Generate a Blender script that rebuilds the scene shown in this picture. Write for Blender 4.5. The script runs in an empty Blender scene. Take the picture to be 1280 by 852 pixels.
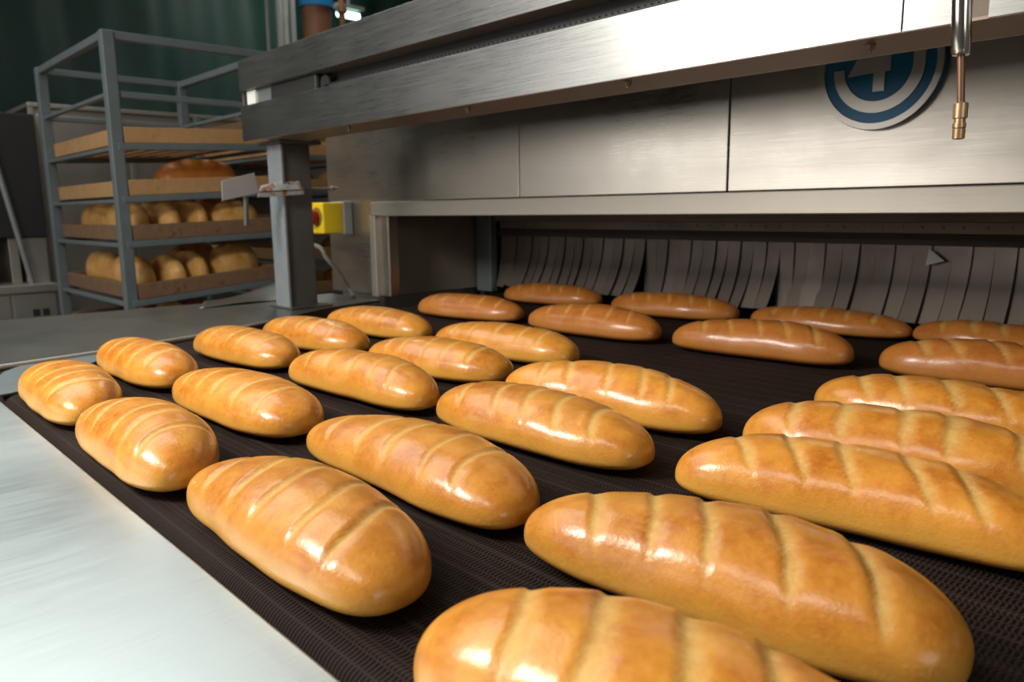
import bpy, math, random
import numpy as np
from mathutils import Vector, Matrix

random.seed(7)
S = bpy.context.scene
COL = S.collection
BZ = 0.90                                   # height of the belt surface
# ------------------------------------------------------------------ camera (solved from the photo's vanishing lines)
CR = np.array([0.6863448781554486, 0.7271848290838996, -0.0115296391965311])
CU = np.array([-0.11425990733787078, 0.12347207826252676, 0.985748101425853])
CF = np.array([-0.7182446531683502, 0.6752457850588571, -0.1678324996993257])
CP = np.array([0.0, 0.0, 1.15]); FPX = 960.0


def at(x, y, axis, v):
    """the point of a real plane (axis = v) that the photo shows at pixel x, y"""
    d = CR * (x - 640) + CU * (426 - y) + CF * FPX
    return CP + d * (v - CP[axis]) / d[axis]


cam = bpy.data.cameras.new('camera'); cam_o = bpy.data.objects.new('camera', cam); COL.objects.link(cam_o)
cam.sensor_width = 36; cam.lens = FPX / 1280 * 36; cam.clip_start = 0.01
m = Matrix.Identity(4)
for i in range(3):
    m[i][0], m[i][1], m[i][2], m[i][3] = CR[i], CU[i], -CF[i], CP[i]
cam_o.matrix_world = m
cam.dof.use_dof = True; cam.dof.focus_distance = 0.72; cam.dof.aperture_fstop = 9.0
S.camera = cam_o

# ------------------------------------------------------------------ materials
MATS = {}


def mat(name, base, rough=0.5, metal=0.0, **kw):
    if name in MATS: return MATS[name]
    M = bpy.data.materials.new(name); M.use_nodes = True
    nt = M.node_tree; N = nt.nodes; Lk = nt.links
    b = N['Principled BSDF']
    b.inputs['Base Color'].default_value = (*base, 1); b.inputs['Roughness'].default_value = rough
    b.inputs['Metallic'].default_value = metal
    tc = N.new('ShaderNodeTexCoord')

    def noise(scale, stretch=(1, 1, 1), detail=4, rough_=0.6):
        mp = N.new('ShaderNodeMapping'); mp.inputs['Scale'].default_value = stretch
        Lk.new(tc.outputs['Object'], mp.inputs[0])
        n = N.new('ShaderNodeTexNoise'); n.inputs['Scale'].default_value = scale; n.inputs['Detail'].default_value = detail
        n.inputs['Roughness'].default_value = rough_
        Lk.new(mp.outputs[0], n.inputs['Vector']); return n.outputs['Fac']

    def ramp(src, stops):
        r = N.new('ShaderNodeValToRGB'); e = r.color_ramp.elements
        e[0].position, e[0].color = stops[0][0], (*stops[0][1], 1)
        e[1].position, e[1].color = stops[-1][0], (*stops[-1][1], 1)
        for p, c in stops[1:-1]:
            q = e.new(p); q.color = (*c, 1)
        Lk.new(src, r.inputs[0]); return r.outputs[0]

    def mix(a, bb, fac):
        x = N.new('ShaderNodeMix'); x.data_type = 'RGBA'
        for sock, v in ((x.inputs['Factor'], fac), (x.inputs['A'], a), (x.inputs['B'], bb)):
            if isinstance(v, bpy.types.NodeSocket): Lk.new(v, sock)
            elif isinstance(v, (int, float)): sock.default_value = v
            else: sock.default_value = (*v, 1)
        return x.outputs['Result']

    def mth(op, a, bb=0.0):
        x = N.new('ShaderNodeMath'); x.operation = op
        for sock, v in ((x.inputs[0], a), (x.inputs[1], bb)):
            if isinstance(v, bpy.types.NodeSocket): Lk.new(v, sock)
            else: sock.default_value = v
        return x.outputs[0]

    def bump(h, strength, dist=0.001):
        bp = N.new('ShaderNodeBump'); bp.inputs['Strength'].default_value = strength; bp.inputs['Distance'].default_value = dist
        Lk.new(h, bp.inputs['Height']); Lk.new(bp.outputs[0], b.inputs['Normal'])
    env = dict(M=M, N=N, L=Lk, b=b, tc=tc, noise=noise, ramp=ramp, mix=mix, mth=mth, bump=bump)
    f = kw.get('f')
    if f: f(env)
    MATS[name] = M
    return M


def steel(name, base, rough, axis=0, dirt=0.25, brush=0.25, stain=(0.25, 0.2, 0.15), metal=1.0):
    """brushed stainless steel, the grain running along one axis"""
    def f(e):
        st = [60, 60, 60]; st[axis] = 1.0
        g = e['noise'](12, tuple(st), 3)
        c = e['noise'](2.2, (1, 1, 1), 5)
        col = e['mix'](tuple(v * .86 for v in base), tuple(min(1, v * 1.1) for v in base), g)
        d = e['ramp'](c, [(0.35, (0, 0, 0)), (0.8, (dirt, dirt, dirt))])
        col = e['mix'](col, tuple(s * v for s, v in zip(stain, (1, 1, 1))), d)
        e['L'].new(col, e['b'].inputs['Base Color'])
        r = e['mth']('MULTIPLY_ADD', g, 0.16); r.node.inputs[2].default_value = rough - .08
        r2 = e['mth']('MULTIPLY_ADD', d, 0.5); e['L'].new(r, r2.node.inputs[2])
        e['L'].new(r2, e['b'].inputs['Roughness'])
        e['bump'](g, brush, 0.0004)
    return mat(name, base, rough, metal, f=f)


def paint(name, base, rough=.5, metal=0., scale=9, amt=.25, wear=None, bumpy=.1):
    def f(e):
        n = e['noise'](scale, (1, 1, 1), 6)
        col = e['mix'](tuple(v * (1 - amt) for v in base), tuple(min(1, v * (1 + amt)) for v in base), n)
        if wear:
            k = e['ramp'](e['noise'](wear[1], (1, 1, 1), 8, .7), [(wear[2], (0, 0, 0)), (wear[2] + .06, (1, 1, 1))])
            col = e['mix'](col, wear[0], k)
        e['L'].new(col, e['b'].inputs['Base Color'])
        e['bump'](n, bumpy, .001)
    return mat(name, base, rough, metal, f=f)


def crust(name, lo, hi, cut, side, gloss=.7):
    def f(e):
        N, Lk = e['N'], e['L']
        a = N.new('ShaderNodeAttribute'); a.attribute_name = 'cut'
        s = N.new('ShaderNodeAttribute'); s.attribute_name = 'side'
        oi = N.new('ShaderNodeObjectInfo')
        mp = N.new('ShaderNodeMapping'); Lk.new(e['tc'].outputs['Object'], mp.inputs[0])
        cx = N.new('ShaderNodeCombineXYZ')
        for k in range(3): Lk.new(e['mth']('MULTIPLY', oi.outputs['Random'], 7.0 + 3 * k), cx.inputs[k])
        Lk.new(cx.outputs[0], mp.inputs['Location'])

        def nz(sc, det=4, ro=.55):
            n = N.new('ShaderNodeTexNoise'); n.inputs['Scale'].default_value = sc
            n.inputs['Detail'].default_value = det; n.inputs['Roughness'].default_value = ro
            Lk.new(mp.outputs[0], n.inputs['Vector']); return n.outputs['Fac']
        big = e['ramp'](nz(26, 6, .62), [(.34, (0, 0, 0)), (.66, (1, 1, 1))])
        col = e['mix'](lo, hi, big)
        fine = e['ramp'](nz(150, 6, .7), [(.44, (0, 0, 0)), (.70, (1, 1, 1))])
        col = e['mix'](col, hi, e['mth']('MULTIPLY', fine, .55))
        col = e['mix'](col, side, s.outputs['Fac'])
        # pale crumb in the opened scores, a little uneven
        cf = e['mth']('MULTIPLY', a.outputs['Fac'], e['mth']('ADD', .62, e['mth']('MULTIPLY', fine, .5)))
        cf.node.use_clamp = True
        col = e['mix'](col, cut, cf)
        hs = N.new('ShaderNodeHueSaturation')
        Lk.new(col, hs.inputs['Color'])
        v = e['mth']('MULTIPLY_ADD', oi.outputs['Random'], .16); v.node.inputs[2].default_value = .92
        Lk.new(v, hs.inputs['Value'])
        Lk.new(hs.outputs[0], e['b'].inputs['Base Color'])
        b = e['b']
        r = e['mth']('MULTIPLY_ADD', fine, .16); r.node.inputs[2].default_value = .36
        Lk.new(r, b.inputs['Roughness'])
        gl = e['mth']('SUBTRACT', 1.0, a.outputs['Fac'])
        Lk.new(e['mth']('MULTIPLY', gl, gloss), b.inputs['Coat Weight'])
        b.inputs['Coat Roughness'].default_value = .19
        b.inputs['Specular IOR Level'].default_value = .2
        h = e['mth']('ADD', e['mth']('MULTIPLY', nz(330, 4, .65), .75), e['mth']('MULTIPLY', nz(60, 3), .6))
        e['bump'](h, .5, .0011)
        # the glaze follows the same dimpled skin
        cb = N.new('ShaderNodeBump'); cb.inputs['Strength'].default_value = .22; cb.inputs['Distance'].default_value = .0011
        Lk.new(h, cb.inputs['Height']); Lk.new(cb.outputs[0], b.inputs['Coat Normal'])
    return mat(name, lo, .4, f=f)


def belt_mat():
    def f(e):
        N, Lk = e['N'], e['L']; mth = e['mth']
        sp = N.new('ShaderNodeSeparateXYZ'); Lk.new(e['tc'].outputs['Object'], sp.inputs[0])
        x, y = sp.outputs[0], sp.outputs[1]
        ph = mth('MULTIPLY', y, 2 * math.pi / .0095)
        row = mth('FLOOR', mth('DIVIDE', y, .0095))
        u = mth('ADD', mth('MULTIPLY', x, 2 * math.pi / .0036), mth('MULTIPLY', row, math.pi))
        u = mth('ADD', u, mth('MULTIPLY', mth('SINE', mth('MULTIPLY', y, 2 * math.pi / .019)), 1.6))
        w = mth('MULTIPLY_ADD', mth('SINE', u), .5); w.node.inputs[2].default_value = .5
        rod = mth('MULTIPLY_ADD', mth('COSINE', ph), .5); rod.node.inputs[2].default_value = .5
        rod = mth('POWER', rod, 8)
        h = mth('MAXIMUM', w, mth('MULTIPLY', rod, .75))
        col = e['ramp'](h, [(.22, (.0026, .0018, .0014)), (.8, (.031, .0195, .0155))])
        # rubbed cross wires every few rows
        big = mth('POWER', mth('MULTIPLY_ADD', mth('COSINE', mth('MULTIPLY', y, 2 * math.pi / .034)), .5), 24)
        big.node.inputs[0].links[0].from_node.inputs[2].default_value = .5
        col = e['mix'](col, (.070, .050, .042), mth('MULTIPLY', big, .3))
        n = e['noise'](5, (1, 1, 1), 4)
        col = e['mix'](col, (.04, .028, .023), mth('MULTIPLY', e['ramp'](n, [(.45, (0, 0, 0)), (.8, (1, 1, 1))]), .35))
        Lk.new(col, e['b'].inputs['Base Color'])
        e['bump'](h, .6, .0012)
    MM = mat('wire_mesh', (.04, .03, .025), .72, .0, f=f)
    MM.node_tree.nodes['Principled BSDF'].inputs['Specular IOR Level'].default_value = .10
    return MM


M_STEEL_BEAM = steel('beam_steel', (.36, .36, .35), .27, 0, .2, .15)
M_STEEL_PANEL = steel('panel_steel', (.60, .555, .49), .27, 0, .3, .10, (.42, .34, .25), 1.0)
M_STEEL_LINTEL = steel('lintel_steel', (.455, .425, .375), .5, 0, .2, .2)
M_STEEL_PLATE = steel('plate_steel', (.64, .70, .69), .36, 1, .35, .12, (.44, .46, .44))
M_STEEL_TABLE = steel('table_steel', (.25, .245, .22), .34, 1, .3, .15, (.2, .17, .13))
M_STEEL_DARK = steel('sooty_steel', (.25, .20, .16), .5, 2, .5, .2, (.08, .06, .045), .45)
M_STEEL_STRIP = steel('strip_steel', (.25, .205, .175), .36, 2, .6, .25, (.09, .065, .05), .55)
M_STEEL_RAIL = steel('rail_steel', (.34, .29, .25), .34, 0, .4, .2, (.10, .075, .06), .9)
M_STEEL_CAB = steel('cabinet_steel', (.46, .44, .40), .42, 2, .2, .1)
M_BLUEGREY = paint('blue_grey_plate', (.20, .235, .24), .42, .5, 14, .15)
M_POST = paint('worn_post_paint', (.115, .11, .10), .45, .5, 11, .3, ((.32, .27, .21), 60, .66))
M_FLANGE = paint('scuffed_flange', (.30, .33, .35), .5, .5, 25, .2, ((.5, .44, .34), 50, .6))
M_RACK = paint('rack_paint', (.125, .15, .155), .5, .2, 20, .2, ((.2, .13, .08), 45, .7))
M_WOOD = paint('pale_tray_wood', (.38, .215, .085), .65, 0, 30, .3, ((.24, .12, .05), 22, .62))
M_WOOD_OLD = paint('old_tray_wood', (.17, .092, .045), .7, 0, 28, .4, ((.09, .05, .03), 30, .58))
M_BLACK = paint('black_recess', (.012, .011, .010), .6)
M_SOOT = paint('soot', (.03, .024, .019), .7)
M_BLUE = paint('emblem_blue', (.010, .115, .24), .32, .2, 6, .12)
M_EMBLEM = steel('emblem_silver', (.58, .54, .48), .34, 0, .1, .1)
M_YELLOW = paint('switch_yellow', (.83, .58, .01), .4, 0, 10, .05)
M_RED = paint('switch_red', (.42, .01, .015), .3, 0, 10, .05)
M_LGREY = paint('switch_grey', (.42, .43, .42), .5, 0, 10, .05)
M_RUST = paint('rusty_bracket', (.42, .43, .42), .5, .4, 30, .2, ((.25, .10, .03), 40, .5))
M_CHROME = mat('chrome', (.62, .58, .53), .16, 1.0)
M_STEMBROWN = paint('brown_stem', (.22, .12, .07), .4, .6, 40, .3)
M_BRASS = paint('dull_brass', (.52, .35, .20), .38, .8, 60, .3, ((.2, .11, .06), 90, .58))
M_HOSE = paint('grey_hose', (.16, .145, .125), .5)
M_GREEN = paint('green_tarpaulin', (.008, .036, .026), .6, 0, 3, .35)
M_FLOOR = paint('floor_tiles', (.20, .18, .16), .5, 0, 4, .2)
M_WALL = paint('plaster', (.30, .285, .26), .8, 0, 3, .08)
M_CEIL = paint('ceiling_paint', (.62, .61, .58), .8, 0, 3, .06)
M_WHITE = paint('white_pipe', (.75, .75, .72), .4)
M_PIPEGREY = paint('grey_pipe', (.28, .29, .28), .4, .5)
M_BROWNCAN = paint('brown_filter', (.27, .12, .06), .4, .1)
M_BLUECAP = paint('blue_cap', (.01, .22, .52), .4)
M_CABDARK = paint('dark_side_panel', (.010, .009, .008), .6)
M_BELT = belt_mat()
CUTC, SIDEC = (.68, .43, .14), (.74, .38, .07)
M_CRUST = crust('glazed_crust', (.47, .138, .009), (.73, .315, .042), CUTC, SIDEC, .62)
M_CRUST_DIMLIT = crust('dimlit_glazed_crust', (.36, .108, .016), (.50, .185, .036), (.58, .33, .10), (.44, .175, .04), .5)
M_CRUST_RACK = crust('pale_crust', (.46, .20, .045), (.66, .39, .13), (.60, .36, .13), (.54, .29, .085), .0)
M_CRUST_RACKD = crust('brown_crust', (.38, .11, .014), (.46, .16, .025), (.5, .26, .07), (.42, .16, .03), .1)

# ------------------------------------------------------------------ geometry helpers


class MB:
    def __init__(s): s.v = []; s.f = []

    def add(s, vs, fs):
        n = len(s.v); s.v += [tuple(map(float, p)) for p in vs]; s.f += [tuple(i + n for i in q) for q in fs]; return s

    def hexa(s, p):      # 8 points: bottom ring 0-3, top ring 4-7
        return s.add(p, [(3, 2, 1, 0), (4, 5, 6, 7), (0, 1, 5, 4), (1, 2, 6, 5), (2, 3, 7, 6), (3, 0, 4, 7)])

    def box(s, x0, x1, y0, y1, z0, z1):
        return s.hexa([(x0, y0, z0), (x1, y0, z0), (x1, y1, z0), (x0, y1, z0), (x0, y0, z1), (x1, y0, z1), (x1, y1, z1), (x0, y1, z1)])

    def prism(s, poly, z0, z1):
        n = len(poly)
        a = [(x, y, z0) for x, y in poly] + [(x, y, z1) for x, y in poly]
        return s.add(a, [tuple(range(n))[::-1], tuple(range(n, 2 * n))] + [(i, (i + 1) % n, n + (i + 1) % n, n + i) for i in range(n)])

    def extr(s, poly, d):   # planar 3-D polygon pushed along vector d
        n = len(poly); d = np.array(d)
        a = [np.array(p) for p in poly]
        return s.add(a + [p + d for p in a], [tuple(range(n))[::-1], tuple(range(n, 2 * n))] + [(i, (i + 1) % n, n + (i + 1) % n, n + i) for i in range(n)])

    def bar(s, p, q, w, h, up=(0, 0, 1)):
        p, q, up = Vector(p), Vector(q), Vector(up); d = (q - p).normalized(); a = d.cross(up).normalized(); b = a.cross(d)
        c = [(-w / 2, -h / 2), (w / 2, -h / 2), (w / 2, h / 2), (-w / 2, h / 2)]
        return s.hexa([p + a * x + b * y for x, y in c] + [q + a * x + b * y for x, y in c])

    def tube(s, path, r, n=14, caps=True):
        P = [Vector(p) for p in path]; k = len(P); R = r if isinstance(r, (list, tuple)) else [r] * k
        vs = []; up = Vector((0.31, 0.2, 0.93))
        for i in range(k):
            d = (P[min(i + 1, k - 1)] - P[max(i - 1, 0)]).normalized()
            a = d.cross(up)
            if a.length < .1: a = d.cross(Vector((1, 0, 0)))
            a.normalize(); b = a.cross(d)
            vs += [P[i] + (a * math.cos(t) + b * math.sin(t)) * R[i] for t in [2 * math.pi * j / n for j in range(n)]]
        fs = [(i * n + j, i * n + (j + 1) % n, (i + 1) * n + (j + 1) % n, (i + 1) * n + j) for i in range(k - 1) for j in range(n)]
        if caps: fs += [tuple(range(n))[::-1], tuple(range((k - 1) * n, k * n))]
        return s.add(vs, fs)

    def lathe(s, c, axis, prof, n=28):   # prof: (radius, distance along axis)
        c, ax = Vector(c), Vector(axis).normalized(); a = ax.orthogonal().normalized(); b = ax.cross(a); vs = []
        for r, h in prof:
            vs += [c + ax * h + (a * math.cos(t) + b * math.sin(t)) * max(r, 1e-5) for t in [2 * math.pi * j / n for j in range(n)]]
        k = len(prof)
        return s.add(vs, [(i * n + j, i * n + (j + 1) % n, (i + 1) * n + (j + 1) % n, (i + 1) * n + j) for i in range(k - 1) for j in range(n)]
                     + [tuple(range(n))[::-1], tuple(range((k - 1) * n, k * n))])

    def ring(s, c, r0, r1, a0, a1, y0, y1, n=72):   # annulus sector in the xz plane, thickness in y
        full = abs(a1 - a0) >= 2 * math.pi - 1e-6; k = n if full else n + 1; vs = []
        for i in range(k):
            t = a0 + (a1 - a0) * i / n; cx, sz = math.cos(t), math.sin(t)
            for r, y in ((r0, y0), (r1, y0), (r1, y1), (r0, y1)): vs.append((c[0] + r * cx, y, c[1] + r * sz))
        fs = []
        for i in range(n):
            j = (i + 1) % k
            for q in range(4): fs.append((i * 4 + q, i * 4 + (q + 1) % 4, j * 4 + (q + 1) % 4, j * 4 + q))
        if not full: fs += [(0, 1, 2, 3), tuple((k - 1) * 4 + q for q in (3, 2, 1, 0))]
        return s.add(vs, fs)

    def build(s, name, mt, parent=None, bevel=0, smooth=False, seg=2):
        me = bpy.data.meshes.new(name)
        off = Vector(parent.get('_o', (0, 0, 0))) if parent else Vector((0, 0, 0))
        me.from_pydata([Vector(p) - off for p in s.v], [], s.f)
        import bmesh
        bm = bmesh.new(); bm.from_mesh(me); bmesh.ops.recalc_face_normals(bm, faces=bm.faces); bm.to_mesh(me); bm.free()
        me.materials.append(mt)
        o = bpy.data.objects.new(name, me); COL.objects.link(o)
        if smooth:
            me.polygons.foreach_set('use_smooth', [True] * len(me.polygons))
            if smooth == 'auto':
                me.set_sharp_from_angle(angle=math.radians(40))
        if bevel:
            b = o.modifiers.new('bevel', 'BEVEL'); b.width = bevel; b.segments = seg; b.limit_method = 'ANGLE'; b.angle_limit = math.radians(35)
        if parent:
            o.parent = parent; o['_o'] = tuple(off)
        return o


def tag(o, label, cat, group=None, kind=None):
    if label: o['label'] = label
    if cat: o['category'] = cat
    if group: o['group'] = group
    if kind: o['kind'] = kind
    return o


def thing(name, label, cat, loc=(0, 0, 0), group=None):
    o = bpy.data.objects.new(name, None); COL.objects.link(o); o.location = loc; o['_o'] = tuple(loc); o.empty_display_size = .05
    return tag(o, label, cat, group)


def struct(o): o['kind'] = 'structure'; return o


# ------------------------------------------------------------------ the room
X0, X1, Y0, Y1, ZC = -6.3, 3.2, -3.6, 5.2, 3.4
struct(MB().box(X0, X1, Y0, Y1, -.1, 0).build('floor', M_FLOOR))
struct(MB().box(X0, X1, Y0, Y1, ZC, ZC + .1).build('ceiling', M_CEIL))
struct(MB().box(X0 - .1, X0, Y0, Y1, 0, ZC).build('wall_back', M_WALL))
struct(MB().box(X1, X1 + .1, Y0, Y1, 0, ZC).build('wall_right', M_WALL))
struct(MB().box(X0, X1, Y0 - .1, Y0, 0, ZC).build('wall_front', M_WALL))
struct(MB().box(X0, X1, Y1, Y1 + .1, 0, ZC).build('wall_far', M_WALL))

# green tarpaulin hung in soft folds along the back wall
tp = MB(); ny, nz = 160, 14; vs = []
for i in range(ny + 1):
    y = -2.6 + 7.6 * i / ny
    for j in range(nz + 1):
        z = .003 + 3.3 * j / nz
        x = -6.12 + .035 * math.sin(y * 7 + .6 * math.sin(z * 2)) + .02 * math.sin(y * 17 + z) + .03 * math.sin(z * 5 + y * 3) * (1 - j / nz)
        vs.append((x, y, z))
tp.add(vs, [(i * (nz + 1) + j, (i + 1) * (nz + 1) + j, (i + 1) * (nz + 1) + j + 1, i * (nz + 1) + j + 1) for i in range(ny) for j in range(nz)])
tpo = tp.build('tarpaulin', M_GREEN, smooth=True)
sm = tpo.modifiers.new('thickness', 'SOLIDIFY'); sm.thickness = .004
tag(tpo, 'dark green tarpaulin hanging as backdrop behind the bread rack', 'tarpaulin')

# ------------------------------------------------------------------ conveyor


def belt_left(y): return -1.50 - .17 * (y - .195)


prof = [(.235, BZ - .006), (.235, BZ - .03)]
prof = []
for k in range(9):       # nose of the belt curving down over the end roller
    t = math.pi / 2 * k / 8
    prof.append((.217 - .022 * math.sin(t), BZ - .022 + .022 * math.cos(t)))
prof = [(2.4, BZ)] + [(1.6, BZ), (.9, BZ), (.4, BZ)] + prof + [(.195, BZ - .05), (.201, BZ - .05)]
inn = [(.201 + (.022 - .006 * 0) * 0 + .0, BZ - .03)]
under = [(.201, BZ - .024), (.203, BZ - .014), (.21, BZ - .0075), (.22, BZ - .006), (.4, BZ - .006), (.9, BZ - .006), (1.6, BZ - .006), (2.4, BZ - .006)]
loop = prof + under
b = MB(); n = len(loop)
b.add([(belt_left(y), y, z) for y, z in loop] + [(.75, y, z) for y, z in loop],
      [(i, (i + 1) % n, n + (i + 1) % n, n + i) for i in range(n)])
# side walls as strips between the top and under runs
nt_ = len(prof); nu = len(under)
for base in (0, n):
    pr = list(range(nt_)); un = list(range(n - 1, nt_ - 1, -1))
    i = j = 0
    while i < nt_ - 1 or j < nu - 1:
        if i < nt_ - 1 and (j >= nu - 1 or i / (nt_ - 1) <= j / (nu - 1)):
            b.f.append((base + pr[i], base + pr[i + 1], base + un[j])); i += 1
        else:
            b.f.append((base + pr[i], base + un[j], base + un[j + 1])); j += 1
fr = thing('belt_conveyor', 'dark brown wire mesh oven conveyor carrying the glazed loaves', 'conveyor belt', (-.5, .9, 0))
b.build('wire_mesh_belt', M_BELT, fr)
MB().prism([(belt_left(.3) + .02, .25), (.74, .25), (.74, 2.39), (belt_left(2.3) + .02, 2.39)], BZ - .05, BZ - .008).build('bed', M_STEEL_DARK, fr)
MB().lathe((-1.45, .216, BZ - .04), (1, 0, 0), [(.012, 0), (.012, 2.15)]).build('end_roller', M_STEEL_DARK, fr, smooth='auto')
for x in (-1.35, .6):
    for y in (.32, 1.1):
        MB().box(x - .03, x + .03, y - .03, y + .03, 0, BZ - .05).build('leg', M_STEEL_DARK, fr, .003)

# bare steel apron in front of the belt end
ap = thing('apron_plate', 'bare pale steel apron plate along the near end of the belt', 'steel plate', (-.8, -.1, 0))
a = MB(); prf = [(.191, BZ - .012), (.191, BZ - .0012), (.1902, BZ - .0004), (.1890, BZ), (-.35, BZ - .004), (-.50, BZ - .012), (-.52, BZ - .03), (-.52, BZ - .12), (-.515, BZ - .12), (-.515, BZ - .034), (-.49, BZ - .018), (.18, BZ - .006)]
n = len(prf)
a.add([(-1.95, y, z) for y, z in prf] + [(.75, y, z) for y, z in prf], [(i, (i + 1) % n, n + (i + 1) % n, n + i) for i in range(n)] + [tuple(range(n))[::-1], tuple(range(n, 2 * n))])
a.build('apron_sheet', M_STEEL_PLATE, ap)
for x in (-1.8, .6):
    MB().box(x - .025, x + .025, -.46, -.41, 0, BZ - .014).build('leg', M_STEEL_DARK, ap, .003)
    MB().box(x - .025, x + .025, .12, .16, 0, BZ - .012).build('leg', M_STEEL_DARK, ap, .003)

# side table with a rolled lip
st = thing('side_table', 'grey steel side table beside the belt, between belt and bread rack', 'table', (-1.85, .6, 0))
inner = [at(x, y, 2, BZ + .008)[:2] for x, y in ((0, 457), (120, 439.5), (240, 420), (300, 408.5), (358, 396.5))]
inner = [(inner[0][0] + .035, -.0)] + [tuple(p) for p in inner]
# the table runs on past the post to the oven column
tail = [(-1.755, 1.0), (-1.80, 1.19)]
outer = [(-2.06, 1.19), (-2.10, .9), (-2.13, .4), (-2.15, 0.0)]
# stop the near edge just short of the apron
inner[0] = (inner[1][0] + .012, .196)
outer[-1] = (-2.15, .196)
poly = inner + tail + outer
t_ = MB().prism(poly, BZ + .002, BZ + .008); t_.build('table_top', M_STEEL_TABLE, st)
lip = [(x, y, BZ + .0045) for x, y in inner]
MB().tube(lip, .0055, 10).build('rolled_lip', M_STEEL_LINTEL, st, smooth=True)
MB().prism([(-2.12, .22), (-1.60, .22), (-1.78, 1.17), (-2.04, 1.17)], BZ - .09, BZ + .001).build('apron', M_STEEL_TABLE, st)
for x, y in ((-2.08, .26), (-1.66, .26), (-2.02, 1.12), (-1.82, 1.12)):
    MB().box(x - .02, x + .02, y - .02, y + .02, 0, BZ - .09).build('leg', M_STEEL_DARK, st, .002)

# blue grey corner plate that covers the belt corner beside the table
cp = [at(x, y, 2, BZ + .004)[:2] for x, y in ((-2, 493), (22, 488.5), (70, 472), (122, 450), (200, 430), (250, 420.5))]
cq = [(p[0] - .0, p[1]) for p in [at(x, y, 2, BZ + .004)[:2] for x, y in ((238, 421), (120, 442), (30, 455), (5, 464), (-6, 473))]]
tag(MB().prism([tuple(p) for p in cp] + [tuple(q) for q in cq], BZ + .0005, BZ + .004).build('corner_plate', M_BLUEGREY, bevel=.0008),
    'small blue grey steel plate at the belt corner beside the side table', 'steel plate')

# ------------------------------------------------------------------ the loaves on the belt
Z0, PW, PH, PB, EU, EL = .30, 2.4, 2.4, 3.2, 2 / 2.2, 2 / 2.7


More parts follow.
